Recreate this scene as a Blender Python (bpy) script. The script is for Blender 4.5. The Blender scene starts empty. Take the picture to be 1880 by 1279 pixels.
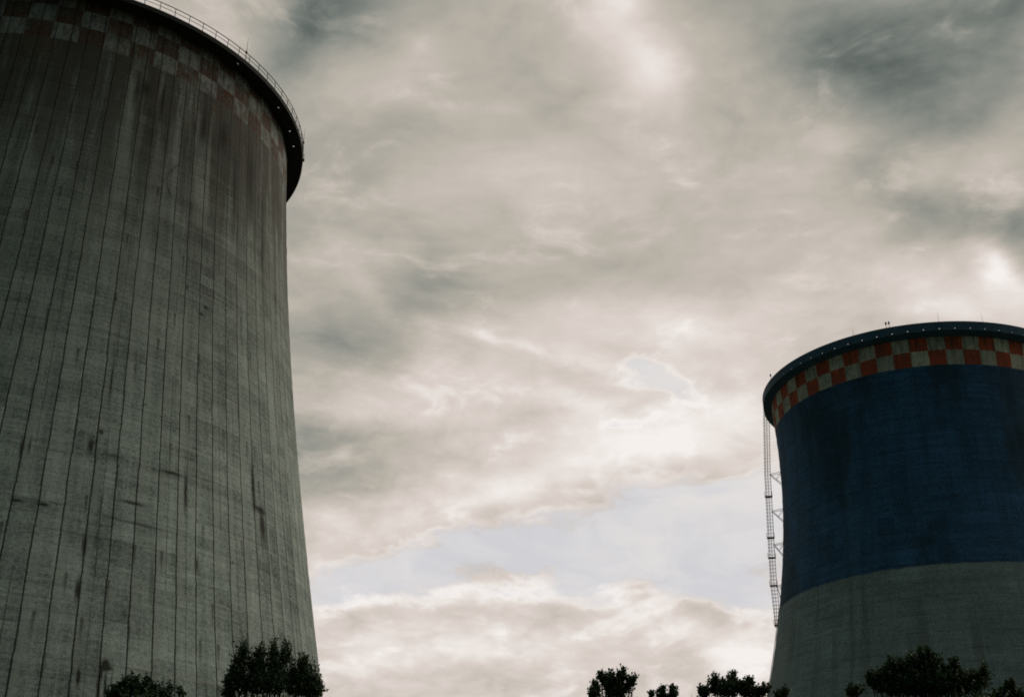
import bpy, math, random
import numpy as np
from mathutils import Vector, Matrix

random.seed(11)
SC = bpy.context.scene
COL = SC.collection
PI = math.pi
CAM_Z = 1.65

# ------------------------------------------------------------------ render / view
SC.view_settings.view_transform = 'Standard'
SC.view_settings.look = 'None'
SC.view_settings.gamma = 1.0
SC.view_settings.exposure = 0.0
SC.cycles.use_denoising = False
SC.cycles.filter_width = 1.85
SC.cycles.max_bounces = 5
SC.cycles.diffuse_bounces = 3
SC.cycles.transparent_max_bounces = 4

# ------------------------------------------------------------------ camera
FPX, PITCH, ROLL = 2230.6822, 0.4572, 0.0125          # focal length in photo pixels (1880 wide)
fw = Vector((0, math.cos(PITCH), math.sin(PITCH)))
up0 = Vector((0, -math.sin(PITCH), math.cos(PITCH)))
rt = math.cos(ROLL) * Vector((1, 0, 0)) + math.sin(ROLL) * up0
up = -math.sin(ROLL) * Vector((1, 0, 0)) + math.cos(ROLL) * up0
cd = bpy.data.cameras.new('camera')
cd.sensor_fit = 'HORIZONTAL'; cd.sensor_width = 36.0
cd.lens = 36.0 * FPX / 1880.0
cd.clip_start = 0.1; cd.clip_end = 20000
co = bpy.data.objects.new('camera', cd); COL.objects.link(co)
m3 = Matrix((rt, up, -fw)).transposed()
co.matrix_world = Matrix.Translation((0, 0, CAM_Z)) @ m3.to_4x4()
SC.camera = co

def direction(px, py):
    return (fw + (px - 940) / FPX * rt - (py - 639.5) / FPX * up).normalized()

def at(px, py, dist):
    """point on the sight line of a photo pixel at a horizontal distance from the camera"""
    d = direction(px, py)
    return Vector((0, 0, CAM_Z)) + d * (dist / math.hypot(d.x, d.y))

# ------------------------------------------------------------------ object helpers
def tag(o, label=None, cat=None, group=None, kind=None):
    if label: o['label'] = label
    if cat: o['category'] = cat
    if group: o['group'] = group
    if kind: o['kind'] = kind
    return o

def empty(name, loc, rz=0.0):
    o = bpy.data.objects.new(name, None); COL.objects.link(o)
    o.location = loc; o.rotation_euler = (0, 0, rz)
    return o

class MB:
    """collects vertices and faces, then links them as one mesh object"""
    def __init__(self): self.v = []; self.f = []
    def quad(self, a, b, c, d):
        n = len(self.v); self.v += [tuple(a), tuple(b), tuple(c), tuple(d)]; self.f.append((n, n + 1, n + 2, n + 3))
    def tube(self, pts, r0, r1=None, seg=6, cap=True):
        r1 = r0 if r1 is None else r1
        pts = [Vector(p) for p in pts]; n = len(pts); base = len(self.v)
        prev = None
        for i, p in enumerate(pts):
            t = (pts[min(i + 1, n - 1)] - pts[max(i - 1, 0)]).normalized()
            if prev is None:
                a = Vector((0, 0, 1)) if abs(t.z) < .9 else Vector((1, 0, 0))
            else: a = prev
            u = (a - t * a.dot(t)).normalized(); w = t.cross(u); prev = u
            r = r0 + (r1 - r0) * i / max(1, n - 1)
            for k in range(seg):
                an = 2 * PI * k / seg
                self.v.append(tuple(p + r * (math.cos(an) * u + math.sin(an) * w)))
        for i in range(n - 1):
            for k in range(seg):
                a = base + i * seg + k; b = base + i * seg + (k + 1) % seg
                self.f.append((a, b, b + seg, a + seg))
        if cap:
            self.f.append(tuple(base + k for k in range(seg))[::-1])
            self.f.append(tuple(base + (n - 1) * seg + k for k in range(seg)))
    def box(self, c, X, Y, Z):
        c, X, Y, Z = Vector(c), Vector(X), Vector(Y), Vector(Z); n = len(self.v)
        for sz in (-1, 1):
            for sx, sy in ((-1, -1), (1, -1), (1, 1), (-1, 1)):
                self.v.append(tuple(c + sx * X / 2 + sy * Y / 2 + sz * Z / 2))
        self.f += [(n + 3, n + 2, n + 1, n), (n + 4, n + 5, n + 6, n + 7), (n, n + 1, n + 5, n + 4), (n + 1, n + 2, n + 6, n + 5), (n + 2, n + 3, n + 7, n + 6), (n + 3, n, n + 4, n + 7)]
    def lathe(self, prof, seg, closed=False):
        """profile of (r, z) turned about the local z axis"""
        b = len(self.v); n = len(prof)
        for k in range(seg):
            a = 2 * PI * k / seg; c, s = math.cos(a), math.sin(a)
            for r, z in prof: self.v.append((r * c, r * s, z))
        for k in range(seg):
            k2 = (k + 1) % seg
            for i in range(n if closed else n - 1):
                j = (i + 1) % n
                self.f.append((b + k * n + i, b + k2 * n + i, b + k2 * n + j, b + k * n + j))
    def build(self, name, mat, parent=None, smooth=False):
        me = bpy.data.meshes.new(name); me.from_pydata(self.v, [], self.f); me.update()
        if smooth: me.polygons.foreach_set('use_smooth', [True] * len(me.polygons))
        me.materials.append(mat)
        o = bpy.data.objects.new(name, me); COL.objects.link(o)
        if parent is not None: o.parent = parent
        return o

# ------------------------------------------------------------------ node helpers
class NT:
    def __init__(self, tree): self.t = tree; tree.nodes.clear()
    def n(self, kind, **kw):
        o = self.t.nodes.new(kind)
        for k, v in kw.items(): setattr(o, k, v)
        return o
    def put(self, sock, v):
        if v is None: return
        if hasattr(v, 'is_linked') or isinstance(v, bpy.types.NodeSocket): self.t.links.new(v, sock)
        else: sock.default_value = v
    def m(self, op, a, b=None, c=None, clamp=False):
        o = self.n('ShaderNodeMath', operation=op, use_clamp=clamp)
        for i, v in enumerate((a, b, c)): self.put(o.inputs[i], v)
        return o.outputs[0]
    def vm(self, op, a, b=None, c=None, out=0):
        o = self.n('ShaderNodeVectorMath', operation=op)
        for i, v in enumerate((a, b, c)):
            if v is not None: self.put(o.inputs[i], v)
        return o.outputs['Value'] if out == 'Value' else o.outputs[0]
    def xyz(self, x, y, z):
        o = self.n('ShaderNodeCombineXYZ')
        for i, v in enumerate((x, y, z)): self.put(o.inputs[i], v)
        return o.outputs[0]
    def sep(self, v):
        o = self.n('ShaderNodeSeparateXYZ'); self.put(o.inputs[0], v); return o.outputs
    def noise(self, vec, scale, detail=4, rough=.55, dist=0.0, col=False, dims='3D'):
        o = self.n('ShaderNodeTexNoise', noise_dimensions=dims)
        self.put(o.inputs['Vector'], vec); o.inputs['Scale'].default_value = scale
        o.inputs['Detail'].default_value = detail; o.inputs['Roughness'].default_value = rough
        o.inputs['Distortion'].default_value = dist
        return o.outputs['Color' if col else 'Fac']
    def white(self, vec):
        o = self.n('ShaderNodeTexWhiteNoise', noise_dimensions='3D'); self.put(o.inputs['Vector'], vec); return o.outputs['Value']
    def step(self, v, a, b, lo=0.0, hi=1.0, smooth=True):
        o = self.n('ShaderNodeMapRange', interpolation_type='SMOOTHSTEP' if smooth else 'LINEAR', clamp=True)
        for i, x in zip((0, 1, 2, 3, 4), (v, a, b, lo, hi)): self.put(o.inputs[i], x)
        return o.outputs[0]
    def mix(self, f, a, b, blend='MIX'):
        o = self.n('ShaderNodeMix', data_type='RGBA', blend_type=blend)
        self.put(o.inputs[0], f)
        for i, v in ((6, a), (7, b)):
            if isinstance(v, tuple) and len(v) == 3: v = v + (1,)
            self.put(o.inputs[i], v)
        return o.outputs[2]
    def ramp(self, f, stops):
        o = self.n('ShaderNodeValToRGB'); self.put(o.inputs[0], f); e = o.color_ramp.elements
        while len(e) < len(stops): e.new(0.5)
        for q, (p, c) in zip(e, stops): q.position = p; q.color = tuple(c) + (1,)
        return o.outputs[0]
    def blob(self, vec, cx, cy, sx, sy, rot, amp, acc):
        """acc + amp * exp(-|local|^2) for a rotated ellipse in the xy of vec"""
        mp = self.n('ShaderNodeMapping', vector_type='TEXTURE')
        self.put(mp.inputs['Vector'], vec)
        mp.inputs['Location'].default_value = (cx, cy, 0); mp.inputs['Rotation'].default_value = (0, 0, rot)
        mp.inputs['Scale'].default_value = (sx, sy, 1)
        e = self.m('POWER', 0.36788, self.vm('DOT_PRODUCT', mp.outputs[0], mp.outputs[0], out='Value'))
        return self.m('MULTIPLY_ADD', e, amp, acc)

def srgb(r, g, b):
    f = lambda c: c / 12.92 if c <= .04045 else ((c + .055) / 1.055) ** 2.4
    return tuple(f(c / 255) for c in (r, g, b))

# ------------------------------------------------------------------ sky
SUN_AZ, SUN_EL = math.radians(46), math.radians(28)
world = bpy.data.worlds.new('World'); SC.world = world; world.use_nodes = True
N = NT(world.node_tree)
dvec = N.n('ShaderNodeTexCoord').outputs['Generated']
dx, dy, dz = N.sep(dvec)[:3]
az = N.m('ARCTAN2', dx, dy); el = N.m('ARCSINE', dz)
# the cloud layer seen in perspective: wide overhead, flattened towards the horizon
k_ = N.m('DIVIDE', 1.0, N.m('ADD', N.m('MAXIMUM', dz, 0.0), 0.42))
plane = N.xyz(N.m('MULTIPLY', dx, k_), N.m('MULTIPLY', dy, k_), N.m('MULTIPLY', dz, 1.5))
w1 = N.noise(plane, 3.4, 3, .55, col=True)
w2 = N.noise(plane, 12.0, 5, .6, col=True)
ae = N.xyz(az, el, 0.0)
ae1 = N.vm('MULTIPLY_ADD', N.vm('SUBTRACT', w1, (.5, .5, .5)), (.085, .05, 0), ae)
ae1 = N.vm('MULTIPLY_ADD', N.vm('SUBTRACT', w2, (.5, .5, .5)), (.045, .032, 0), ae1)

def sky_blob(px, py, rx, ry, deg):
    """a cloud mass of the photo written as azimuth, elevation and two angular half-widths"""
    def ang(x, y):
        d = direction(x, y); return math.atan2(d.x, d.y), math.asin(d.z)
    a0, e0 = ang(px, py); r = math.radians(deg)
    ux, uy = math.cos(r), math.sin(r)                    # deg is measured counter-clockwise on the photo
    a1, e1 = ang(px + rx * ux, py - rx * uy)
    a2, e2 = ang(px - ry * uy, py - ry * ux)
    L1 = math.hypot(a1 - a0, e1 - e0); L2 = math.hypot(a2 - a0, e2 - e0)
    return a0, e0, L1, L2, math.atan2(e1 - e0, a1 - a0)

BLOBS = [   # x, y, half-width, half-height, tilt, brightness
    (535, 50, 170, 75, 48, -0.27), (640, 20, 90, 60, 30, -0.066), (700, 150, 190, 60, 35, 0.144), (860, 20, 120, 70, 0, -0.03),
    (1150, 70, 140, 80, -58, 0.289), (1190, 150, 60, 60, -50, 0.182), (1135, 0, 50, 30, 0, 0.19), (755, 88, 24, 22, 0, 0.12),
    (1500, 90, 210, 90, -25, -0.202), (1730, 120, 230, 140, -15, -0.25), (1870, 20, 120, 80, 0, -0.22), (1690, 20, 120, 60, 0, -0.026),
    (1450, 240, 130, 24, -12, 0.02), (1540, 270, 60, 28, 20, 0.20), (1820, 310, 70, 60, 10, 0.143), (1650, 350, 100, 60, -30, -0.162),
    (1850, 410, 110, 45, -12, -0.24), (1700, 330, 60, 40, 0, 0.152), (1838, 490, 62, 26, -25, 0.433), (1800, 545, 160, 50, -5, 0.294),
    (1600, 480, 200, 60, -10, 0.117), (1350, 380, 200, 70, 30, 0.081), (650, 300, 140, 120, 0, -0.137), (690, 520, 90, 22, -50, 0.09),
    (560, 440, 60, 60, 0, -0.08), (700, 590, 170, 70, 5, -0.157), (620, 640, 120, 60, 0, -0.157), (800, 530, 120, 50, 0, -0.153),
    (1000, 330, 260, 90, 0, 0.129), (900, 400, 200, 100, 0, 0.042), (1040, 400, 70, 50, 0, 0.02), (740, 730, 200, 60, 8, 0.206),
    (900, 690, 200, 50, -10, 0.03), (905, 615, 24, 12, -30, 0.16), (960, 640, 50, 12, -25, 0.14), (1060, 665, 90, 26, -14, 0.216),
    (1200, 590, 260, 50, 8, 0.27), (550, 835, 165, 66, -8, -0.42), (780, 860, 200, 60, 0, 0.086), (1180, 720, 190, 50, -12, -0.098),
    (1300, 760, 230, 105, 8, 0.40), (1080, 810, 200, 70, 15, 0.149), (1050, 735, 130, 22, -8, 0.15), (1180, 830, 120, 30, 18, 0.054),
    (960, 900, 160, 50, 20, 0.22), (760, 970, 170, 40, 15, 0.126), (600, 960, 70, 40, 15, 0.148), (1300, 650, 120, 26, 14, 0.006),
    (900, 1100, 330, 24, 3, 0.30), (1250, 1150, 200, 30, -14, 0.2), (640, 1110, 90, 20, 15, 0.19), (1380, 1200, 60, 120, 0, 0.221),
    (800, 1180, 300, 40, 0, 0.228), (1100, 1210, 200, 50, -5, 0.097), (700, 1250, 160, 30, 0, 0.118),
]
GAPS = [    # clear sky showing between the clouds
    (1330, 960, 260, 105, 8, 1.1), (1030, 1010, 300, 62, 9, 1.1), (720, 1045, 200, 42, 14, 1.0), (1160, 680, 36, 22, -20, .85),
    (1240, 715, 64, 18, -22, .68), (1150, 775, 46, 16, 20, .66), (1350, 1080, 110, 40, -14, .75), (1120, 1030, 130, 40, 0, .5),
    (1340, 860, 60, 30, 10, -.5), (1245, 1030, 70, 22, 12, -.55), (980, 1062, 50, 14, 10, -.5), (1390, 985, 120, 14, 10, -.3),
]
front = N.vm('DOT_PRODUCT', dvec, (math.sin(SUN_AZ) * math.cos(SUN_EL), math.cos(SUN_AZ) * math.cos(SUN_EL), math.sin(SUN_EL)), out='Value')
ahead = N.step(N.vm('DOT_PRODUCT', dvec, (0.0, .897, .441), out='Value'), 0.70, 0.89)
L = N.ramp(N.m('MULTIPLY_ADD', front, .5, .5), [(0.0, (.0, .0, .0)), (.42, (.0, .0, .0)), (.60, (.08, .08, .08)), (.74, (.22, .22, .22)), (.87, (.55, .55, .55)), (1.0, (.92, .92, .92))])
L = N.m('MULTIPLY_ADD', N.step(dz, .5, .95), .13, L)          # paler overhead
low = N.step(el, .16, .62, .66, .46, smooth=False)               # the broken cloud ahead, paler lower down
L = N.m('ADD', N.m('MULTIPLY', L, N.m('SUBTRACT', 1.0, ahead)), N.m('MULTIPLY', low, ahead))
for b in BLOBS:
    a0, e0, l1, l2, r = sky_blob(*b[:5]); L = N.blob(ae1, a0, e0, l1, l2, r, b[5], L)
wplane = N.vm('MULTIPLY_ADD', N.vm('SUBTRACT', w1, (.5, .5, .5)), (.26, .26, .15), plane)
fb1 = N.noise(wplane, 4.2, 7, .56)
fb2 = N.noise(wplane, 14.0, 7, .58)
wisp = N.noise(N.vm('MULTIPLY', N.vm('MULTIPLY_ADD', N.vm('SUBTRACT', w2, (.5, .5, .5)), (.06, .06, .05), wplane), (1.0, .7, 1.0)), 8.5, 6, .57)
puff = 0.0                                                        # rounded heaps with darker creases between them
for sc_, wt in ((9.0, .55), (20.0, .30), (44.0, .16)):
    pn_ = N.noise(N.vm('MULTIPLY_ADD', N.vm('SUBTRACT', w2, (.5, .5, .5)), (.07, .07, .07), plane), sc_, 1, .5)
    puff = N.m('MULTIPLY_ADD', N.m('ABSOLUTE', N.m('SUBTRACT', pn_, .5)), wt * 4, puff)
L = N.m('MULTIPLY_ADD', N.m('SUBTRACT', fb1, .5), .42, L)
L = N.m('MULTIPLY_ADD', N.m('SUBTRACT', fb2, .5), .27, L)
L = N.m('MULTIPLY_ADD', N.m('SUBTRACT', wisp, .5), .10, L)
L = N.m('MULTIPLY_ADD', N.m('SUBTRACT', puff, .38), N.m('MULTIPLY', .24, N.step(el, .55, .28, .45, 1.0)), L)
ae2 = N.vm('MULTIPLY_ADD', N.vm('SUBTRACT', w2, (.5, .5, .5)), (.075, .06, 0), ae)
G = -0.0
for b in GAPS:
    a0, e0, l1, l2, r = sky_blob(*b[:5]); G = N.blob(ae2, a0, e0, l1, l2, r, b[5], G)
G = N.m('MULTIPLY_ADD', N.m('SUBTRACT', fb2, .5), 1.5, G)
G = N.m('MULTIPLY_ADD', N.m('SUBTRACT', wisp, .5), .8, G)
gap = N.step(G, .28, .86)
rim = N.m('MULTIPLY', N.step(G, .10, .40), N.m('SUBTRACT', 1.0, gap))     # lit edges of the cloud round a gap
L = N.m('MULTIPLY_ADD', rim, .13, L)
cloud = N.ramp(L, [(0.0, srgb(34, 61, 64)), (.12, srgb(104, 111, 107)), (.22, srgb(134, 138, 131)), (.48, srgb(186, 179, 168)), (.74, srgb(219, 209, 202)), (1.0, srgb(245, 240, 236))])
sky = N.n('ShaderNodeTexSky', sky_type='NISHITA', sun_disc=False, sun_elevation=SUN_EL, sun_rotation=SUN_AZ)
sky.air_density = 1.0; sky.dust_density = 2.0
bg_sky = N.n('ShaderNodeBackground'); N.put(bg_sky.inputs[0], sky.outputs[0]); bg_sky.inputs[1].default_value = 0.06
bg_veil = N.n('ShaderNodeBackground'); N.put(bg_veil.inputs[0], N.mix(N.step(wisp, .35, .68), srgb(211, 211, 216), srgb(228, 225, 223))); bg_veil.inputs[1].default_value = 1.0
thin = N.n('ShaderNodeMixShader'); thin.inputs[0].default_value = .96          # thin high cloud over the clear sky
N.t.links.new(bg_sky.outputs[0], thin.inputs[1]); N.t.links.new(bg_veil.outputs[0], thin.inputs[2])
bg_cloud = N.n('ShaderNodeBackground'); N.put(bg_cloud.inputs[0], cloud); bg_cloud.inputs[1].default_value = 1.0
mx = N.n('ShaderNodeMixShader'); N.put(mx.inputs[0], N.m('MULTIPLY', gap, .95))
N.t.links.new(bg_cloud.outputs[0], mx.inputs[1]); N.t.links.new(thin.outputs[0], mx.inputs[2])
wo = N.n('ShaderNodeOutputWorld'); N.t.links.new(mx.outputs[0], wo.inputs[0])
world.cycles.sampling_method = 'MANUAL'; world.cycles.sample_map_resolution = 512

sun = bpy.data.lights.new('sun', 'SUN'); sun.energy = 0.85; sun.angle = math.radians(35); sun.color = (1.0, .92, .76)
so = bpy.data.objects.new('sun', sun); COL.objects.link(so)
sd = Vector((math.sin(SUN_AZ) * math.cos(SUN_EL), math.cos(SUN_AZ) * math.cos(SUN_EL), math.sin(SUN_EL)))
so.rotation_euler = sd.to_track_quat('Z', 'Y').to_euler()

# ------------------------------------------------------------------ materials
def material(name):
    m = bpy.data.materials.new(name); m.use_nodes = True
    T = NT(m.node_tree)
    bs = T.n('ShaderNodeBsdfPrincipled'); out = T.n('ShaderNodeOutputMaterial')
    T.t.links.new(bs.outputs[0], out.inputs[0])
    bs.inputs['Specular IOR Level'].default_value = .25
    return m, T, bs

def plain(name, col, rough=.6, var=.25, scale=3.0, metallic=0.0):
    m, T, bs = material(name)
    p = T.n('ShaderNodeTexCoord').outputs['Object']
    f = T.noise(p, scale, 5, .6)
    T.put(bs.inputs['Base Color'], T.mix(f, tuple(c * (1 - var) for c in col), tuple(min(1, c * (1 + var)) for c in col)))
    bs.inputs['Roughness'].default_value = rough; bs.inputs['Metallic'].default_value = metallic
    return m

def bump(T, bs, h, strength, dist):
    b = T.n('ShaderNodeBump'); b.inputs['Strength'].default_value = strength; b.inputs['Distance'].default_value = dist
    T.put(b.inputs['Height'], h); T.t.links.new(b.outputs[0], bs.inputs['Normal'])

# marks on the bare concrete tower: angle, height, half-width (rad), half-height (m), strength
STAINS = [(0.7415, 40.4, 0.009, 2.4, .8), (0.7807, 36.9, 0.016, 1.5, .85), (0.4644, 37.0, 0.0045, 1.9, .8), (0.4208, 38.5, 0.034, 0.16, .75),
    (0.1935, 26.3, 0.007, 0.9, .8), (0.1968, 30.1, 0.006, 1.1, .7), (0.2145, 19.5, 0.0036, 0.62, 1.1), (0.2715, 20.75, 0.0085, 0.34, 1.0), (0.2725, 20.45, 0.0125, 0.17, 1.0), (0.2735, 19.0, 0.0036, 1.25, .75), (0.2880, 19.2, 0.0018, 1.1, .6),
    (0.2590, 18.7, 0.0042, 1.55, .85), (0.2640, 20.0, .003, .5, .7), (0.5026, 30.7, 0.0073, 0.75, .6), (0.0895, 33.0, 0.0140, 0.16, .8), (0.0271, 33.0, 0.0150, 0.16, .7),
    (0.311, 34.7, 0.036, 0.16, .7), (0.3725, 28.4, 0.008, 2.2, .35), (0.2192, 45.6, 0.0028, 1.9, .8), (0.1837, 39.1, 0.0065, 0.7, .8),
    (0.0149, 37.7, 0.004, 1.0, .65), (0.0337, 38.0, 0.003, 0.75, .65), (0.2064, 40.6, 0.007, 0.25, .7), (0.5094, 56.3, 0.0095, 0.22, .7),
    (0.5286, 57.3, 0.0095, 0.24, .7), (0.448, 58.6, 0.006, 0.3, .6), (0.2851, 80.3, 0.0095, 3.2, .7), (0.2133, 80.6, 0.022, 0.9, .6),
    (0.4786, 79.5, 0.0135, 2.6, .75), (0.5837, 79.6, 0.026, 1.8, .7), (0.7637, 77.4, 0.025, 4.8, .6), (0.1763, 80.4, 0.010, 2.8, .55),
    (0.335, 32.9, 0.085, 0.12, .45), (0.7704, 38.4, 0.030, 0.28, .7), (0.66, 74.0, 0.012, 5.0, .55), (0.86, 70.0, 0.02, 6.0, .5), (.25, 38.6, .03, .14, .5)]

def concrete_left():
    m, T, bs = material('weathered_ribbed_concrete')
    p = T.n('ShaderNodeTexCoord').outputs['Object']
    x, y, z = T.sep(p)[:3]
    th = T.m('ARCTAN2', y, x)
    wob = T.noise(p, .35, 3, .6)
    thw = T.m('MULTIPLY_ADD', T.m('SUBTRACT', wob, .5), .004, th)
    u0 = T.m('MULTIPLY_ADD', thw, 104 / (2 * PI), 40.0 - 0.199 * 104 / (2 * PI) + 0.02)
    # each pour sits a centimetre or three off the one below
    u = T.m('MULTIPLY_ADD', T.m('SUBTRACT', T.white(T.xyz(T.m('FLOOR', T.m('ADD', u0, .5)), T.m('FLOOR', T.m('MULTIPLY', z, 1 / 3.45)), 21.0)), .5), .035, u0)
    pan = T.m('FLOOR', u); fr = T.m('FRACT', u); d = T.m('PINGPONG', u, .5)
    arc = T.m('MULTIPLY', th, 27.0)                                        # metres along the wall
    flat = T.xyz(arc, z, 0.0)
    lift = T.m('FLOOR', T.m('MULTIPLY', z, 1 / 1.15))
    # tone: cloudy mottling, each formwork panel a little different, board marks, fine grain
    n_big = T.noise(flat, .10, 5, .6)
    n_vert = T.noise(T.vm('MULTIPLY', flat, (1.3, .09, 1)), 1.0, 5, .65)
    n_hor = T.noise(T.vm('MULTIPLY', flat, (.10, 2.6, 1)), 1.0, 4, .65)
    n_fine = T.noise(flat, 3.2, 5, .75)
    n_spk = T.noise(flat, 9.0, 2, .8)
    pr = T.white(T.xyz(pan, lift, 3.0)); pc = T.white(T.xyz(pan, 7.0, 1.0)); lr = T.white(T.xyz(lift, 2.0, 5.0))
    v = T.m('MULTIPLY_ADD', n_big, 1.1, .0)
    for q, a in ((n_vert, .95), (n_hor, .70), (n_fine, 1.35), (n_spk, 1.3), (pr, .20), (pc, .16), (lr, .14)):
        v = T.m('MULTIPLY_ADD', T.m('SUBTRACT', q, .5), a, v)
    v = T.m('ADD', v, .06)
    col = T.ramp(v, [(0.0, (.066, .083, .073)), (.35, (.222, .266, .236)), (.62, (.366, .428, .378)), (1.0, (.59, .67, .60))])
    # pale laitance strips running beside some of the joints, strongest in the upper half
    strip = T.m('MULTIPLY', T.step(fr, .03, .12), T.step(fr, .24, .40, 1, 0))
    sm = T.m('MULTIPLY', T.step(T.noise(T.xyz(T.m('MULTIPLY', pan, 3.7), T.m('MULTIPLY', z, .05), 1.0), 1.0, 3, .6), .40, .62), strip)
    col = T.mix(T.m('MULTIPLY', sm, .62), col, (.46, .49, .44))
    # a fainter construction seam near the middle of every panel, broken from pour to pour
    d2 = T.m('ABSOLUTE', T.m('SUBTRACT', fr, T.m('MULTIPLY_ADD', pc, .10, .47)))
    seam = T.m('MULTIPLY', T.step(d2, .012, .035, 1, 0), T.step(T.white(T.xyz(pan, T.m('FLOOR', T.m('MULTIPLY', z, 1 / 6.9)), 8.0)), .35, .75))
    col = T.mix(T.m('MULTIPLY', seam, .70), col, T.mix(T.step(pc, .45, .55), (.10, .105, .09), (.48, .50, .45)))
    # horizontal lift lines: thin, pale, broken
    hz = T.m('PINGPONG', T.m('MULTIPLY', T.m('MULTIPLY_ADD', T.m('SUBTRACT', wob, .5), .10, z), 1 / 3.45), .5)
    hl = T.m('MULTIPLY', T.step(hz, .012, .05, 1, 0), T.step(T.noise(flat, .22, 4, .7), .46, .66))
    col = T.mix(T.m('MULTIPLY', hl, .60), col, (.50, .48, .41))
    # upper half toned darker and browner; long soot streaks washed down from the rim
    upper_tone = T.m('MULTIPLY', T.step(T.m('MULTIPLY_ADD', T.m('SUBTRACT', n_big, .5), 26.0, z), 34, 72), .50)
    col = T.mix(upper_tone, col, (.10, .096, .076))
    l2 = T.m('PINGPONG', T.m('MULTIPLY', T.m('MULTIPLY_ADD', T.m('SUBTRACT', wob, .5), .06, z), 1 / 1.15), .5)
    l2m = T.m('MULTIPLY', T.step(l2, .02, .11, 1, 0), T.step(T.noise(T.vm('MULTIPLY', flat, (.5, 1.2, 1)), .45, 4, .7), .44, .60))
    col = T.mix(T.m('MULTIPLY', l2m, .42), col, T.mix(T.step(lr, .4, .6), (.13, .14, .115), (.50, .53, .47)))
    gz = T.step(z, 52, 82)
    gr = T.m('MULTIPLY', T.step(T.m('ADD', T.noise(T.vm('MULTIPLY', flat, (.55, .045, 1)), 1.0, 6, .66), T.m('MULTIPLY', gz, .20)), .49, .72), gz)
    col = T.mix(T.m('MULTIPLY', gr, .85), col, (.060, .053, .040))
    # the worn warning checks under the rim
    rz = T.m('MULTIPLY', T.m('SUBTRACT', z, 83.9), 1 / 2.25)
    cu = T.m('MULTIPLY', T.m('SUBTRACT', th, .024), 62 / (2 * PI))
    par = T.m('MODULO', T.m('ADD', T.m('ADD', T.m('FLOOR', rz), T.m('FLOOR', cu)), 200.0), 2.0)   # row 0, cell 0: pale
    band = T.step(z, 83.85, 83.95, smooth=False)
    worn = T.step(T.noise(T.vm('MULTIPLY', flat, (1.1, .45, 1)), 1.2, 6, .74),  .39, .60)
    red = T.mix(n_fine, (.045, .019, .011), (.14, .052, .026))
    pale = T.mix(n_fine, (.18, .195, .18), (.42, .44, .40))
    chk = T.mix(T.m('GREATER_THAN', par, .5), pale, red)
    col = T.mix(T.m('MULTIPLY', band, T.m('MULTIPLY_ADD', worn, .68, .13)), col, chk)
    # rust washed over and below the checks, bare scars where the paint has flaked off
    rust = T.m('MULTIPLY', T.step(T.noise(T.vm('MULTIPLY', flat, (.8, .22, 1)), .62, 6, .68), .50, .66), T.step(z, 74, 84))
    col = T.mix(T.m('MULTIPLY', rust, .58), col, T.mix(n_fine, (.045, .026, .014), (.15, .075, .034)))
    flake = T.m('MULTIPLY', T.step(T.noise(T.vm('MULTIPLY', flat, (1.6, .7, 1)), 1.3, 5, .72), .60, .65), band)
    col = T.mix(T.m('MULTIPLY', flake, .70), col, (.30, .31, .28))
    # single stains, runs and cracks
    wv = T.vm('MULTIPLY_ADD', T.vm('SUBTRACT', T.noise(flat, 1.6, 4, .7, col=True), (.5, .5, .5)), (.007, .30, 0), T.xyz(th, z, 0.0))
    S = 0.0
    for a, h, sa, sh, k in STAINS: S = T.blob(wv, a, h, sa, sh, 0.0, k, S)
    S = T.m('MULTIPLY', S, T.step(n_fine, .25, .62, .55, 1.1))
    col = T.mix(T.m('MINIMUM', T.m('MULTIPLY', S, 1.5), .93), col, (.030, .026, .020))
    # drips that start at a pour line and thin out downwards
    zc_ = T.m('MULTIPLY', z, 1 / 3.45); cell = T.m('FLOOR', zc_); fz = T.m('FRACT', zc_)
    r1 = T.white(T.xyz(pan, cell, 11.0)); r2 = T.white(T.xyz(pan, cell, 17.0))
    dw = T.m('ABSOLUTE', T.m('SUBTRACT', T.m('MULTIPLY_ADD', T.m('SUBTRACT', n_fine, .5), .08, fr), r2))
    drip = T.m('MULTIPLY', T.m('MULTIPLY', T.step(dw, .02, .11, 1, 0), T.step(fz, .15, .98)), T.step(r1, .78, .86))
    drip = T.m('MULTIPLY', drip, T.step(fz, .985, 1.0, 1, 0))
    col = T.mix(T.m('MULTIPLY', drip, .65), col, (.045, .040, .032))
    pock = T.m('MULTIPLY', T.step(T.noise(flat, 1.2, 2, .5), .70, .76), T.step(n_big, .40, .55))
    col = T.mix(T.m('MULTIPLY', pock, .6), col, (.05, .046, .036))
    # random small runs hanging from the joints
    run = T.m('MULTIPLY', T.step(T.noise(T.vm('MULTIPLY', flat, (2.2, .16, 1)), 1.0, 5, .6), .63, .74), T.step(d, .0, .30, 1, .1))
    col = T.mix(T.m('MULTIPLY', run, .6), col, (.05, .046, .036))
    # the joints themselves
    jw = T.m('MULTIPLY_ADD', T.noise(T.xyz(T.m('MULTIPLY', pan, 5.3), T.m('MULTIPLY', z, .22), 2.0), 1.0, 4, .6), .045, .012)
    j = T.m('SUBTRACT', 1.0, T.step(d, T.m('MULTIPLY', jw, .35), T.m('MULTIPLY', jw, 1.35)))
    col = T.mix(T.m('MULTIPLY', j, .88), col, (.022, .022, .020))
    T.put(bs.inputs['Base Color'], col); bs.inputs['Roughness'].default_value = .92
    h = T.m('MULTIPLY_ADD', j, -1.0, T.m('MULTIPLY_ADD', n_hor, .5, T.m('MULTIPLY_ADD', n_fine, .4, T.m('MULTIPLY', pr, .35))))
    bump(T, bs, h, .55, .12)
    return m

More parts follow.
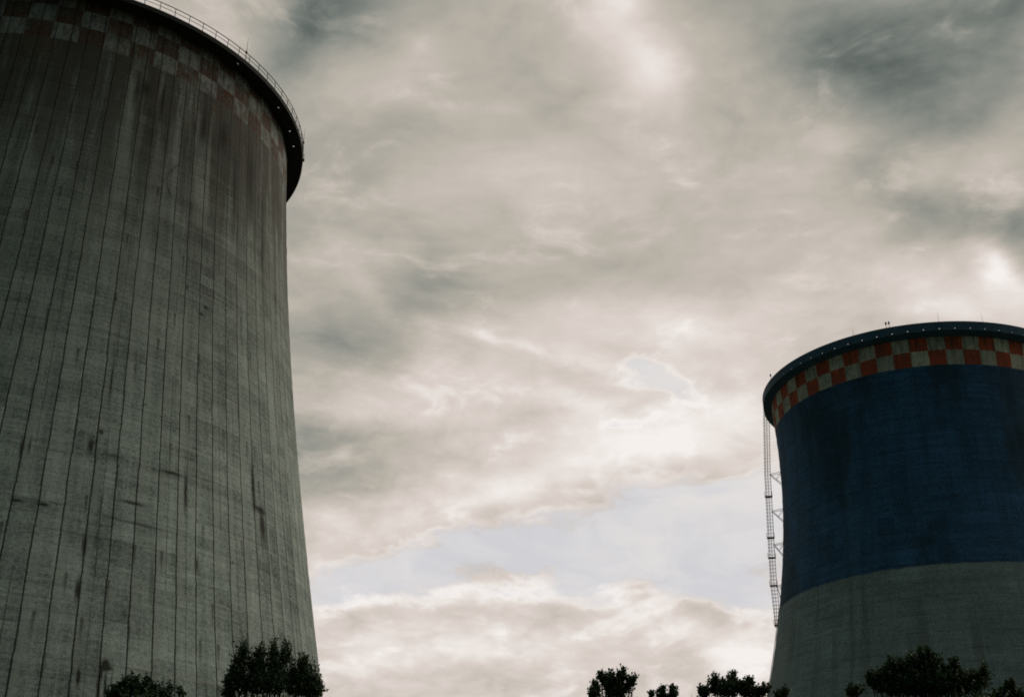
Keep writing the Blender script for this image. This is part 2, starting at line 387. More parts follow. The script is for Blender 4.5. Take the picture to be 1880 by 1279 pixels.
def concrete_right():
    m, T, bs = material('painted_tower_concrete')
    p = T.n('ShaderNodeTexCoord').outputs['Object']
    x, y, z = T.sep(p)[:3]
    th = T.m('ARCTAN2', y, x); arc = T.m('MULTIPLY', th, 26.0); flat = T.xyz(arc, z, 0.0)
    n_big = T.noise(flat, .09, 5, .6); n_fine = T.noise(flat, 1.6, 5, .8); n_spk = T.noise(flat, 5.0, 2, .8)
    n_vert = T.noise(T.vm('MULTIPLY', flat, (.33, .02, 1)), 1.0, 5, .6)
    n_hor = T.noise(T.vm('MULTIPLY', flat, (.10, 1.4, 1)), 1.0, 4, .65)
    v = T.m('MULTIPLY_ADD', T.m('SUBTRACT', n_fine, .5), 1.0, .5)
    v = T.m('MULTIPLY_ADD', T.m('SUBTRACT', n_spk, .5), 1.3, v)
    v = T.m('MULTIPLY_ADD', T.m('SUBTRACT', n_vert, .5), .7, v)
    v = T.m('MULTIPLY_ADD', T.m('SUBTRACT', n_hor, .5), .75, v)
    v = T.m('MULTIPLY_ADD', T.m('SUBTRACT', n_big, .5), .6, v)
    grey = T.ramp(v, [(0.0, (.10, .13, .135)), (.5, (.265, .335, .335)), (1.0, (.44, .53, .52))])
    blue = T.ramp(v, [(0.0, (.020, .045, .075)), (.35, (.036, .100, .18)), (.65, (.060, .175, .36)), (1.0, (.10, .26, .50))])
    # long faded and long grimy strips of the blue coat
    pn = T.m('FLOOR', T.m('MULTIPLY', th, 58 / (2 * PI))); pf = T.white(T.xyz(pn, 4.0, 2.0))
    blue = T.mix(T.m('MULTIPLY', T.step(pf, .70, .95), .40), blue, (.075, .16, .25))
    cl = T.m('FLOOR', T.m('MULTIPLY', z, 1 / 2.6)); pq = T.white(T.xyz(pn, cl, 6.0))
    blue = T.mix(T.m('MULTIPLY', pq, .38), blue, (.020, .050, .075))
    soot = T.step(T.noise(T.vm('MULTIPLY', flat, (1.0, .45, 1)), .075, 4, .6), .48, .62)
    blue = T.mix(T.m('MULTIPLY', soot, .60), blue, (.018, .040, .046))
    fade = T.step(T.noise(T.vm('MULTIPLY', flat, (1.0, .5, 1)), .12, 4, .6), .55, .70)
    blue = T.mix(T.m('MULTIPLY', fade, .35), blue, (.075, .19, .34))
    blue = T.mix(T.m('MULTIPLY', T.step(n_vert, .47, .62), .42), blue, (.020, .042, .048))
    wob = T.noise(flat, .8, 3, .6)
    zz = T.m('MULTIPLY_ADD', T.m('SUBTRACT', wob, .5), .55, z)
    lf = T.m('PINGPONG', T.m('MULTIPLY', z, 1 / 2.6), .5)
    lfl = T.m('MULTIPLY', T.step(lf, .012, .05, 1, 0), T.step(T.noise(flat, .3, 4, .7), .42, .62))
    grey = T.mix(T.m('MULTIPLY', lfl, .45), grey, (.07, .08, .078)); blue = T.mix(T.m('MULTIPLY', lfl, .50), blue, (.014, .030, .042))
    grey = T.mix(T.m('MULTIPLY', T.step(n_vert, .50, .62), .45), grey, (.085, .085, .075))
    grey = T.mix(T.m('MULTIPLY', T.white(T.xyz(pn, cl, 12.0)), .22), grey, (.10, .12, .12))
    col = T.mix(T.step(zz, 51.52, 51.60, smooth=False), grey, blue)
    line = T.m('MULTIPLY', T.step(T.m('ABSOLUTE', T.m('SUBTRACT', zz, 51.45)), .05, .22, 1, 0), .30)
    col = T.mix(line, col, (.22, .22, .20))
    # warning checks
    zb, zm = 83.68, 86.15
    edge = T.noise(flat, 1.1, 4, .7)
    cu = T.m('MULTIPLY', T.m('SUBTRACT', T.m('MULTIPLY_ADD', T.m('SUBTRACT', edge, .5), .016, th), .1215), 58 / (2 * PI))
    row = T.m('GREATER_THAN', T.m('MULTIPLY_ADD', T.m('SUBTRACT', edge, .5), .35, z), zm)
    par = T.m('MODULO', T.m('ADD', T.m('ADD', row, T.m('FLOOR', cu)), 200.0), 2.0)    # row 0, cell 0: red
    cell = T.white(T.xyz(T.m('FLOOR', cu), row, 9.0))
    red = T.mix(T.m('MULTIPLY_ADD', n_fine, .8, T.m('MULTIPLY', cell, .3)), (.28, .052, .026), (.74, .150, .070))
    pale = T.mix(T.m('MULTIPLY_ADD', n_fine, .8, T.m('MULTIPLY', cell, .45)), (.28, .29, .26), (.78, .74, .56))
    chk = T.mix(par, red, pale)
    dirt = T.step(T.noise(T.vm('MULTIPLY', flat, (.5, .35, 1)), 1.0, 5, .65), .42, .66)
    chk = T.mix(T.m('MULTIPLY', dirt, .40), chk, (.06, .055, .05))
    shade_streaks = T.m('MULTIPLY', T.step(T.noise(T.vm('MULTIPLY', flat, (1.6, .16, 1)), 1.0, 4, .65), .46, .62), T.step(z, 83.5, 88.0, .35, 1.0))  # streaks painted darker towards the rim to stand for the gallery's shade
    chk = T.mix(T.m('MULTIPLY', shade_streaks, .62), chk, (.07, .062, .052))
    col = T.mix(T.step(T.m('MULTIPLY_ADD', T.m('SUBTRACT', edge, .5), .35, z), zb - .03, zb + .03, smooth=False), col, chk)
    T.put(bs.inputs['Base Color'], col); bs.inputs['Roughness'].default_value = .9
    bump(T, bs, T.m('MULTIPLY_ADD', n_hor, .6, n_fine), .4, .12)
    return m

M_left = concrete_left(); M_right = concrete_right()
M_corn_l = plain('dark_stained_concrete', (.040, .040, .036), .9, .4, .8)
M_corn_r = plain('blue_painted_sheet', (.050, .115, .175), .7, .5, .35)
M_inner = plain('wet_inner_concrete', (.14, .14, .13), .9, .3, .3)
M_steel = plain('dark_galvanised_steel', (.045, .042, .038), .6, .3, 2.0)
M_rust = plain('rusty_ladder_steel', (.11, .070, .042), .75, .4, 2.0)
M_cable = plain('black_cable', (.012, .012, .012), .6, .2, 2.0)
M_lamp = plain('red_lamp_glass', (.20, .03, .02), .3, .2, 4.0)

# ------------------------------------------------------------------ ground
def ground():
    m, T, bs = material('grass_and_dirt')
    p = T.n('ShaderNodeTexCoord').outputs['Object']
    f = T.noise(p, .05, 6, .65); g = T.noise(p, 2.5, 6, .7)
    c = T.mix(T.step(f, .42, .6), (.035, .055, .018), (.085, .072, .05))
    c = T.mix(T.m('MULTIPLY', g, .5), c, (.02, .028, .012))
    T.put(bs.inputs['Base Color'], c); bs.inputs['Roughness'].default_value = .95
    bump(T, bs, g, .6, .1)
    b = MB(); n = 24; s = 6000
    b.v = [(-s + 2 * s * i / n, -s + 2 * s * j / n, 0) for j in range(n + 1) for i in range(n + 1)]
    b.f = [(j * (n + 1) + i, j * (n + 1) + i + 1, (j + 1) * (n + 1) + i + 1, (j + 1) * (n + 1) + i) for j in range(n) for i in range(n)]
    tag(b.build('ground', m), kind='structure')
ground()

# ------------------------------------------------------------------ cooling towers
def tower_root(name, az_, D):
    e = Vector((-math.sin(az_), -math.cos(az_)))
    return empty(name, (D * math.sin(az_), D * math.cos(az_), 0), math.atan2(e.y, e.x))

def radius(t, z):
    return t['r0'] * math.sqrt(1 + ((z - CAM_Z - t['zt']) / t['c']) ** 2)

def P(r, th, z): return Vector((r * math.cos(th), r * math.sin(th), z))

def shell(t, top, mat, root, seg, nz, thick=.55, rough=.0, panels=104):
    """hyperboloid wall with an outer and an inner face, open at the top"""
    rng = np.random.default_rng(5)
    b = MB(); zs = [top * i / nz for i in range(nz + 1)]
    jit = rng.normal(0, rough, (nz + 1, panels))
    for i, z in enumerate(zs):
        for k in range(seg):
            r = radius(t, z) + (jit[i, int(k * panels / seg)] if rough else 0)
            b.v.append(tuple(P(r, 2 * PI * k / seg, z)))
    for i in range(nz):
        for k in range(seg):
            k2 = (k + 1) % seg
            b.f.append((i * seg + k, i * seg + k2, (i + 1) * seg + k2, (i + 1) * seg + k))
    o = b.build('shell', mat, root, smooth=True)
    c = MB(); c.lathe([(radius(t, top) - .002, top), (radius(t, top) - thick, top + .002)] + [(radius(t, z) - thick, z) for z in zs[::-6]] , 96)
    c.build('inner_wall', M_inner, root, smooth=True)
    return o

TL = dict(r0=18.2947 * 1.33, zt=82.331 * 1.33, c=64.4513 * 1.33)
TR = dict(r0=11.6541 * 2.07, zt=36.108 * 2.07, c=26.534 * 2.07)
ZL = 66.487 * 1.33 + CAM_Z; RL = 20.33 * 1.33
ZR = 42.7781 * 2.07 + CAM_Z; RR = 12.6104 * 2.07

# ---- left: bare weathered concrete
left = tower_root('cooling_tower', -.4113, 133.0)
tag(left, 'huge bare concrete cooling tower, streaked and jointed, filling the left side', 'cooling tower', 'cooling towers')
shell(TL, ZL - .25, M_left, left, 416, 150, rough=.012)
# overhanging gallery: slab with a few open slots, dropped edge beam
def ring_cell(b, r0, r1, a0, a1, z0, z1):
    b.quad(P(r0, a0, z1), P(r1, a0, z1), P(r1, a1, z1), P(r0, a1, z1))
    b.quad(P(r0, a1, z0), P(r1, a1, z0), P(r1, a0, z0), P(r0, a0, z0))
def gallery(t, z_top, thick, r_out, seg, slots, rs, name, mat, root, drop=.0):
    """slab from the wall to the outer edge; the cells in slots are left open and get their cut faces"""
    b = MB(); rin = radius(t, z_top) - .5
    rad = [rin, rs[0], rs[1], r_out]
    for k in range(seg):
        a0, a1 = 2 * PI * k / seg, 2 * PI * (k + 1) / seg
        for j in range(3):
            z0a = z_top - thick - drop * (1 - j / 3.0); 
            if j == 1 and k in slots:
                b.quad(P(rad[1], a0, z0a), P(rad[1], a1, z0a), P(rad[1], a1, z_top), P(rad[1], a0, z_top))
                b.quad(P(rad[2], a1, z0a), P(rad[2], a0, z0a), P(rad[2], a0, z_top), P(rad[2], a1, z_top))
                b.quad(P(rad[1], a0, z_top), P(rad[2], a0, z_top), P(rad[2], a0, z0a), P(rad[1], a0, z0a))
                b.quad(P(rad[1], a1, z0a), P(rad[2], a1, z0a), P(rad[2], a1, z_top), P(rad[1], a1, z_top))
            else: ring_cell(b, rad[j], rad[j + 1], a0, a1, z0a, z_top)
        b.quad(P(r_out, a0, z_top - thick - drop / 3), P(r_out, a1, z_top - thick - drop / 3), P(r_out, a1, z_top), P(r_out, a0, z_top))
    return b.build(name, mat, root)
SEG = 420
slots = {int(a / (2 * PI) * SEG) for a in (.60, .93, 1.115, 1.235, -.4, -.9)}
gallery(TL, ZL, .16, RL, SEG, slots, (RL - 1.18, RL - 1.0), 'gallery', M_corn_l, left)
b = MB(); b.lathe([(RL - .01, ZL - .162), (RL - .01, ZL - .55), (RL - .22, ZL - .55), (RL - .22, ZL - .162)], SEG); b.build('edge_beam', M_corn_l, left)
# railing
def rail_ring(b, r, z, rad, seg=240, a0=0, a1=2 * PI):
    pts = [P(r, a0 + (a1 - a0) * k / seg, z) for k in range(seg + 1)]
    b.tube(pts, rad, seg=5)
b = MB(); rr_ = RL - .06
rail_ring(b, rr_, ZL + 1.08, .048); rail_ring(b, rr_, ZL + .55, .032)
NPOST = 102; ph = .199; vis = []
for k in range(NPOST):
    a = ph + 2 * PI * k / NPOST; a = (a + PI) % (2 * PI) - PI
    if -.1 < a < 1.75: vis.append(a)
    else: b.tube([P(rr_, a, ZL), P(rr_, a, ZL + 1.06)], .026, seg=5)
railing = b.build('railing', M_steel, left)
for a in vis:
    q = MB(); q.tube([P(0, 0, 0), P(0, 0, 1.06)], .038, seg=5)
    o = q.build('post', M_steel, railing); o.location = P(rr_, a, ZL)
for a, h in ((.607, 3.2), (1.262, 3.2), (-.45, 3.0)):
    q = MB(); q.tube([P(0, 0, 0), P(0, 0, h * .45)], .045, .035, seg=6); q.tube([P(0, 0, h * .45), P(0, 0, h)], .03, .012, seg=6)
    q.box((0, 0, 1.08), (.22, 0, 0), (0, .22, 0), (0, 0, .16)); 
    o = q.build('lightning_rod', M_steel, left); o.location = P(RL - .02, a, ZL)
q = MB(); q.box((0, 0, .1), (.28, 0, 0), (0, .2, 0), (0, 0, .3)); q.tube([(0, 0, .2), (0, 0, 1.0)], .04, seg=6)
o = q.build('junction_box', M_steel, left); o.location = P(RL + .06, 1.345, ZL - .1)
cab = [(.3871, 73.1), (.366, 72.3), (.3484, 71.37), (.339, 70.9), (.3357, 70.48), (.3375, 69.9), (.3414, 69.38), (.350, 68.9), (.3609, 68.47)]
q = MB(); q.tube([P(radius(TL, z) + .08, a, z) for a, z in cab], .03, seg=5); q.build('loose_cable', M_cable, left)
b = MB(); b.lathe([(radius(TL, 0) + .9, 0), (radius(TL, 0) + .9, 1.1), (radius(TL, 1.1) + .01, 1.1)], 96); b.build('base_ring', M_inner, left)

# ---- right: blue coat, check band, grey foot
right = tower_root('cooling_tower', .3486, 207.0)
tag(right, 'cooling tower with dark blue upper coat and bright red and white check band', 'cooling tower', 'cooling towers')
FH = 1.42
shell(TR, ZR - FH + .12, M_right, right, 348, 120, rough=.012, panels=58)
b = MB(); zt_ = ZR - FH
b.lathe([(radius(TR, zt_) - .6, zt_ + .08), (RR - .1, zt_ + .08), (RR - .1, zt_), (radius(TR, zt_) + .01, zt_ - .45), (radius(TR, zt_) - .6, zt_ - .3)], 360, closed=True)
b.build('gallery', M_corn_r, right)
# parapet of sheet panels with small square drain openings
NS = 69; b = MB(); a_off = -.531
za, zb_, zc_, zd = ZR - FH - .02, ZR - FH + .22, ZR - FH + .35, ZR
for k in range(NS):
    c0 = a_off + 2 * PI * k / NS; w = .0030; half = PI / NS
    cuts = [c0 - half, c0 - half * .5, c0 - w, c0 + w, c0 + half * .5, c0 + half]
    for i in range(5):
        for j, (z0, z1) in enumerate(((za, zb_), (zb_, zc_), (zc_, zd))):
            if i == 2 and j == 1:
                for q0, q1, q2, q3 in (((cuts[2], zb_), (cuts[3], zb_)) + ((0, 0), (0, 0)),): pass
                ro, ri = RR, RR - .08
                b.quad(P(ro, cuts[2], z0), P(ro, cuts[3], z0), P(ri, cuts[3], z0), P(ri, cuts[2], z0))
                b.quad(P(ri, cuts[2], z1), P(ri, cuts[3], z1), P(ro, cuts[3], z1), P(ro, cuts[2], z1))
                b.quad(P(ro, cuts[2], z1), P(ro, cuts[2], z0), P(ri, cuts[2], z0), P(ri, cuts[2], z1))
                b.quad(P(ri, cuts[3], z1), P(ri, cuts[3], z0), P(ro, cuts[3], z0), P(ro, cuts[3], z1))
                continue
            b.quad(P(RR, cuts[i], z0), P(RR, cuts[i + 1], z0), P(RR, cuts[i + 1], z1), P(RR, cuts[i], z1))
            b.quad(P(RR - .08, cuts[i], z1), P(RR - .08, cuts[i + 1], z1), P(RR - .08, cuts[i + 1], z0), P(RR - .08, cuts[i], z0))
        b.quad(P(RR, cuts[i], zd), P(RR, cuts[i + 1], zd), P(RR - .08, cuts[i + 1], zd), P(RR - .08, cuts[i], zd))
        b.quad(P(RR - .08, cuts[i], za), P(RR - .08, cuts[i + 1], za), P(RR, cuts[i + 1], za), P(RR, cuts[i], za))
b.build('parapet', M_corn_r, right)
b = MB(); rail_ring(b, RR - .03, ZR + .05, .05, 360); b.build('coping_rail', M_steel, right)
for a, h in ((-.308, 1.5), (.202, 1.7), (.467, 1.7)):
    q = MB(); q.tube([(0, 0, 0), (0, 0, h)], .028, .012, seg=5); q.box((0, 0, .06), (.12, 0, 0), (0, .12, 0), (0, 0, .12))
    o = q.build('lightning_rod', M_steel, right); o.location = P(RR - .15, a, ZR)
for a in (-.104, -.086, -1.09):
    q = MB(); q.tube([(0, 0, 0), (0, 0, .75)], .035, seg=6); q.tube([(0, 0, .72), (0, 0, .80)], .15, .15, seg=8)
    o = q.build('warning_light', M_steel, right); o.location = P(RR - .12, a, ZR)
    g = MB(); g.lathe([(.001, .40), (.09, .36), (.14, .22), (.15, .08), (.13, 0), (.001, 0)], 10)
    gl = g.build('lamp_glass', M_lamp, o, smooth=True); gl.location = (0, 0, .80)
b = MB(); b.lathe([(radius(TR, 0) + .9, 0), (radius(TR, 0) + .9, 1.1), (radius(TR, 1.1) + .01, 1.1)], 96); b.build('base_ring', M_inner, right)

# caged ladder leaning off the wall of the right tower
A = -1.455
rd = Vector((math.cos(A), math.sin(A), 0)); tg = Vector((-math.sin(A), math.cos(A), 0))
def LP(r, z, s=0.0): return rd * r + tg * s + Vector((0, 0, z))
OUT = [(27.22, 49.6), (27.40, 57.0), (27.21, 65.0), (26.95, 73.0), (26.86, 76.5), (26.12, 88.2)]
def r_out(z):
    for (ra, z0), (rb, z1) in zip(OUT, OUT[1:]):
        if z <= z1: return ra + (rb - ra) * (z - z0) / (z1 - z0)
    return OUT[-1][0]
def r_in(z): return max(r_out(z) - 1.0, radius(TR, z) + .1)
zz = [49.6 + (88.2 - 49.6) * i / 40 for i in range(41)]
b = MB()
for s in (-.28, .28): b.tube([LP(r_in(z), z, s) for z in zz], .042, seg=5)
z = 49.8
while z < 88: b.tube([LP(r_in(z), z, -.28), LP(r_in(z), z, .28)], .018, seg=4); z += .4
ladder = b.build('ladder', M_rust, right)
b = MB()
for ang in (0, 50, -50, 95, -95):
    c_, s_ = math.cos(math.radians(ang)), math.sin(math.radians(ang))
    def cage(z):
        ri, ro = r_in(z), r_out(z); return LP((ri + ro) / 2 + (ro - ri) / 2 * c_, z, .42 * s_)
    b.tube([cage(z) for z in zz], .034, seg=4)
z = 50.2
while z < 88:
    ri, ro = r_in(z), r_out(z)
    b.tube([LP(ri, z, -.28)] + [LP((ri + ro) / 2 + (ro - ri) / 2 * math.cos(math.radians(q)), z, .42 * math.sin(math.radians(q))) for q in range(-110, 111, 20)] + [LP(ri, z, .28)], .034, seg=4)
    z += .62
b.build('safety_cage', M_rust, ladder)
for z in (76.3, 69.6, 63.6, 56.4):
    b = MB(); ri = r_in(z); rs = radius(TR, z) - .1; rs2 = radius(TR, z - 2.6) - .1
    for s in (-.5, .5):
        b.tube([LP(ri + .1, z, s * .6), LP(rs, z + .25, s)], .045, seg=5)
        b.tube([LP(ri - .1, z - .15, s * .6), LP(rs2, z - 1.9, s)], .05, seg=5)
        b.tube([LP((ri + rs) / 2, z - .95 if ri - rs > 1 else z - .5, s * .8), LP(rs, z + .2, s)], .03, seg=5)
    b.tube([LP(ri + .1, z, -.3), LP(ri + .1, z, .3)], .045, seg=5)
    b.build('bracket', M_rust, ladder)
for z in (72.3, 64.9, 61.4, 56.6, 49.9):
    b = MB(); ri, ro = r_in(z), r_out(z)
    b.box(LP((ri + ro) / 2, z, 0), rd * (ro - ri + .2), tg * 1.0, (0, 0, .06))
    for s in (-.5, .5):
        b.tube([LP(ro + .15, z, s), LP(ro + .15, z + .8, s)], .03, seg=4); b.tube([LP(ri - .1, z, s), LP(ri - .1, z + .8, s)], .03, seg=4)
    b.build('landing', M_rust, ladder)
b = MB(); zs = [49.6 * i / 30 for i in range(31)]
for s in (-.25, .25): b.tube([LP(radius(TR, z) + .15, z, s) for z in zs], .035, seg=5)
z = .4
while z < 49.5: b.tube([LP(radius(TR, z) + .15, z, -.25), LP(radius(TR, z) + .15, z, .25)], .016, seg=4); z += .4
b.build('wall_ladder', M_rust, right)

# ------------------------------------------------------------------ trees
def leaf_material(name, c0, c1):
    m, T, bs = material(name)
    p = T.n('ShaderNodeTexCoord').outputs['Object']
    f = T.noise(p, 1.1, 3, .6); g = T.noise(p, 9.0, 2, .6)
    T.put(bs.inputs['Base Color'], T.mix(T.m('MULTIPLY_ADD', T.m('SUBTRACT', g, .5), .8, f), c0, c1))
    bs.inputs['Roughness'].default_value = .55
    tr = T.n('ShaderNodeBsdfTranslucent'); tr.inputs[0].default_value = (.05, .075, .015, 1)
    mxs = T.n('ShaderNodeMixShader'); mxs.inputs[0].default_value = .18
    out = [n for n in T.t.nodes if n.type == 'OUTPUT_MATERIAL'][0]
    T.t.links.new(bs.outputs[0], mxs.inputs[1]); T.t.links.new(tr.outputs[0], mxs.inputs[2]); T.t.links.new(mxs.outputs[0], out.inputs[0])
    return m
M_leaf = leaf_material('dark_summer_leaves', (.024, .060, .026), (.050, .100, .042))
M_bark = plain('rough_bark', (.045, .036, .028), .95, .4, 6.0)

def leaves_mesh(name, centers, size, rng, mat, parent):
    """one mesh of many small pointed, slightly folded leaves"""
    n = len(centers)
    def unit(v): return v / (np.linalg.norm(v, axis=1, keepdims=True) + 1e-9)
    nrm = unit(rng.normal(0, 1, (n, 3)) + np.array([0, 0, .5]))
    d = unit(np.cross(nrm, rng.normal(0, 1, (n, 3)))); w = np.cross(nrm, d)
    s = size * rng.uniform(.6, 1.25, (n, 1))
    base = centers - d * s * .5; tip = centers + d * s * .55 - nrm * s * .12
    l1 = centers - d * s * .05 + w * s * .38 - nrm * s * .05; l2 = centers - d * s * .05 - w * s * .38 - nrm * s * .05
    V = np.stack([base, l2, tip, l1], 1).reshape(-1, 3).astype(np.float32)
    me = bpy.data.meshes.new(name)
    me.vertices.add(4 * n); me.vertices.foreach_set('co', V.ravel())
    me.loops.add(4 * n); me.loops.foreach_set('vertex_index', np.arange(4 * n, dtype=np.int32))
    me.polygons.add(n); me.polygons.foreach_set('loop_start', np.arange(0, 4 * n, 4, dtype=np.int32))
    me.polygons.foreach_set('loop_total', np.full(n, 4, dtype=np.int32))
    me.update(calc_edges=True); me.validate()
    me.materials.append(mat)
    o = bpy.data.objects.new(name, me); COL.objects.link(o); o.parent = parent
    return o

def tree(label, dist, base_px, lobes, leaf, dens, seed, group='trees in front of the towers', low=None, core=.60):
    """lobes: crown masses (photo x, y, half-width, half-height in photo pixels) turned into metres at the tree's distance"""
    rng = np.random.default_rng(seed); rnd = random.Random(seed)
    foot = at(base_px, 1279, dist); foot.z = 0
    root = empty('deciduous_tree', foot)
    tag(root, label, 'tree', group)
    k = dist / FPX * 1.03
    L_ = []
    for (px, py, rx, ry) in lobes:
        c = at(px, py, dist) - foot
        ry_m = ry * k / .97; rx_m = rx * k
        dep = max(rx_m, .35)
        c.y += rnd.uniform(-.5, .5) * min(1.0, dep * 1.5) if rx < 40 else 0
        L_.append((c, Vector((rx_m, dep, ry_m))))
    zt = min(c.z - r.z for c, r in L_)
    # the body of the crown below the picture's lower edge
    xs = [c.x for c, r in L_]; span = max(c.x + r.x for c, r in L_) - min(c.x - r.x for c, r in L_); mid = (max(c.x + r.x for c, r in L_) + min(c.x - r.x for c, r in L_)) / 2
    crown_h = max(2.2, min(zt - 1.2, span * .9 + 1.2))
    nb = low if low is not None else 7
    for i in range(nb):
        q = rnd.uniform(-.5, .5)
        L_.append((Vector((mid + q * span * .75, rnd.uniform(-.35, .35) * span, zt + .22 - (.55 + crown_h * .13) - crown_h * rnd.uniform(0, .62))), Vector((span * .24 + .35, span * .24 + .35, .55 + crown_h * .13))))
    # trunk and limbs
    b = MB(); fork = max(1.0, zt - crown_h * .9); r0 = .10 + .012 * (zt + 2)
    trunk = [Vector((mid * t * .8 + .12 * math.sin(3 * t + seed), .1 * math.sin(4 * t), fork * t)) for t in (0, .25, .5, .75, 1)]
    b.tube(trunk, r0 * 1.25, r0 * .8, seg=9)
    b.build('trunk', M_bark, root, smooth=True)
    b = MB()
    for c, r in L_:
        p0 = trunk[-1]; tip = c + Vector((0, 0, r.z * .75)); m1 = p0.lerp(tip, .45) + Vector((rnd.uniform(-.2, .2), rnd.uniform(-.2, .2), -.1 * (tip - p0).length * .6))
        m1.x = p0.x + (tip.x - p0.x) * .7; 
        pts = [p0.lerp(m1, t).lerp(m1.lerp(tip, t), t) for t in [i / 8 for i in range(9)]]
        b.tube(pts, max(.035, r0 * .42), .006, seg=5)
        for j in range(int(6 + 10 * r.x)):
            s = pts[rnd.randint(4, 8)]
            e = c + Vector((rnd.uniform(-.85, .85) * r.x, rnd.uniform(-.85, .85) * r.y, rnd.uniform(-.4, .9) * r.z))
            b.tube([s, s.lerp(e, .5) + Vector((0, 0, -.04)), e], .012, .004, seg=3, cap=False)
    b.build('limbs', M_bark, root, smooth=True)
    # foliage: leaf sprays on the outside of each lobe, sparse within, ragged rim
    C = []
    for c, r in L_:
        cc, rr = np.array(c), np.array(r)
        # filled heart of the lobe
        n0 = int(dens * 600 * (r.x * r.y * r.z) ** .8) + 16
        v = rng.normal(0, 1, (n0, 3)); v /= np.linalg.norm(v, axis=1, keepdims=True)
        C.append(cc + v * (rng.uniform(0, 1, (n0, 1)) ** .4) * core * rr)
        # leafy shoots that run out and up past it and end in a point
        ns = int(dens * (16 + 130 * (r.x * r.z + r.y * r.z + r.x * r.y) ** .9))
        v = rng.normal(0, 1, (ns, 3)); v /= np.linalg.norm(v, axis=1, keepdims=True)
        p0 = cc + v * rng.uniform(.30, core, (ns, 1)) * rr
        dr = v * rr / max(rr) + np.array([0, 0, .85]) + rng.normal(0, .30, (ns, 3)); dr /= np.linalg.norm(dr, axis=1, keepdims=True)
        ln = rng.uniform(.25, .85, (ns, 1)) * min(.75, 1.0 * float(rr.mean()) + .07)
        per = 13
        t = (np.arange(per) + rng.uniform(0, 1, (ns, per))) / per
        fat = (min(.070, .20 * float(rr.mean()) + .012) * (1.1 - .9 * t) * (leaf / .10))[:, :, None]
        C.append((p0[:, None, :] + dr[:, None, :] * (ln * t)[:, :, None] * 1.5 + rng.normal(0, 1, (ns, per, 3)) * fat).reshape(-1, 3))
    C = [np.concatenate(C)]
    leaves_mesh('crown', np.concatenate(C), leaf, rng, M_leaf, root)
    return root

tree('dense dark tree with several upright plumes, in front of the bare tower\'s lower right edge', 46, 500,
     [(446, 1212, 9, 30), (473, 1212, 8, 28), (501, 1211, 9, 27), (522, 1209, 9, 28), (555, 1226, 9, 26), (436, 1238, 10, 24), (425, 1256, 10, 18), (462, 1238, 12, 26), (486, 1240, 12, 24),
      (510, 1240, 12, 26), (534, 1246, 9, 22), (563, 1244, 11, 24), (574, 1256, 9, 22), (584, 1266, 6, 16), (450, 1262, 24, 18), (495, 1264, 30, 18), (545, 1264, 24, 18), (418, 1270, 8, 14), (571, 1270, 16, 14)], .085, 1.15, 3, core=.74)
tree('low leafy tree top in front of the bare tower, left of the plumed tree', 40, 250,
     [(238, 1258, 8, 14), (225, 1262, 8, 12), (248, 1264, 8, 12), (212, 1271, 8, 10), (202, 1277, 8, 6), (268, 1268, 5, 9), (272, 1259, 4, 9), (286, 1272, 8, 9), (302, 1270, 8, 9), (296, 1279, 14, 6), (240, 1274, 26, 10), (335, 1277, 5, 5)], .085, 1.1, 5)
tree('small maple with ragged arms against open sky, leftmost tree in the gap between towers', 42, 1130,
     [(1143, 1241, 5, 10), (1138, 1252, 6, 8), (1121, 1244, 4, 8), (1122, 1255, 6, 8), (1103, 1244, 4, 5), (1109, 1253, 5, 6), (1115, 1264, 6, 7), (1130, 1266, 13, 11), (1156, 1258, 6, 6), (1147, 1266, 9, 8), (1161, 1253, 4, 4), (1130, 1278, 20, 6)], .085, 1.1, 7, core=.58)
tree('narrow column-shaped tree top touching the left side of the small maple', 41, 1092, [(1092, 1264, 4, 9), (1093, 1274, 7, 10), (1087, 1279, 6, 6)], .085, 1.2, 9, low=4)
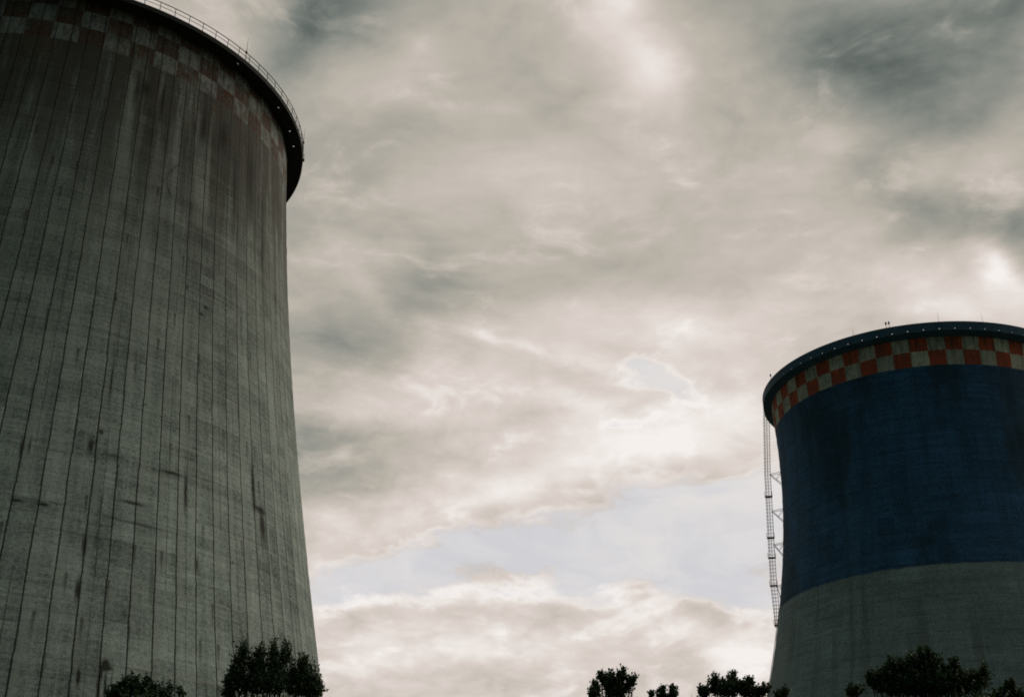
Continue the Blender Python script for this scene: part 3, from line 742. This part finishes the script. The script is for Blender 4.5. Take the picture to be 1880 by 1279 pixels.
tree('tiny pair of pointed leafy tips against the sky, between the two maples', 44, 1224,
     [(1217, 1270, 4, 6), (1212, 1277, 6, 5), (1236, 1266, 4, 7), (1237, 1276, 5, 6), (1224, 1282, 12, 4), (1196, 1276, 2, 3)], .085, 1.0, 11, low=5)
tree('broad tree with two peaks against the sky, beside the painted tower\'s left foot', 43, 1345,
     [(1312, 1254, 4, 9), (1312, 1266, 9, 10), (1347, 1247, 5, 10), (1344, 1259, 8, 10), (1330, 1262, 7, 9), (1358, 1263, 8, 8), (1374, 1258, 6, 6), (1368, 1267, 9, 8), (1288, 1270, 4, 5), (1292, 1277, 6, 5), (1392, 1272, 7, 5), (1405, 1269, 6, 5),
      (1335, 1275, 30, 8), (1380, 1278, 24, 5), (1442, 1272, 6, 5), (1432, 1278, 8, 4)], .088, 1.15, 13, core=.62)
tree('largest dark tree, in front of the painted tower\'s grey foot', 38, 1705,
     [(1698, 1202, 4, 12), (1698, 1212, 6, 10), (1688, 1214, 4, 10), (1706, 1218, 4, 9), (1696, 1228, 10, 14), (1670, 1222, 6, 12), (1678, 1240, 11, 14), (1662, 1232, 5, 9), (1722, 1219, 5, 12), (1733, 1230, 4, 9), (1714, 1242, 12, 14), (1749, 1228, 5, 12), (1758, 1240, 5, 8), (1740, 1252, 13, 13), (1635, 1228, 5, 12), (1626, 1240, 5, 8), (1642, 1252, 12, 13), (1612, 1246, 8, 10), (1618, 1260, 16, 12), (1596, 1252, 5, 8), (1575, 1270, 10, 6), (1562, 1271, 4, 5),
      (1700, 1262, 46, 20), (1786, 1250, 7, 11), (1803, 1240, 5, 11), (1794, 1260, 12, 12), (1770, 1266, 18, 12), (1650, 1268, 30, 12), (1654, 1228, 5, 9), (1766, 1250, 5, 8), (1735, 1270, 40, 10)], .085, 1.2, 15, core=.68)
tree('small leafy tip at the right edge, right of the largest tree', 39, 1852, [(1856, 1264, 5, 9), (1851, 1274, 8, 7), (1836, 1279, 9, 6), (1870, 1280, 10, 6)], .09, 1.0, 17, low=5)
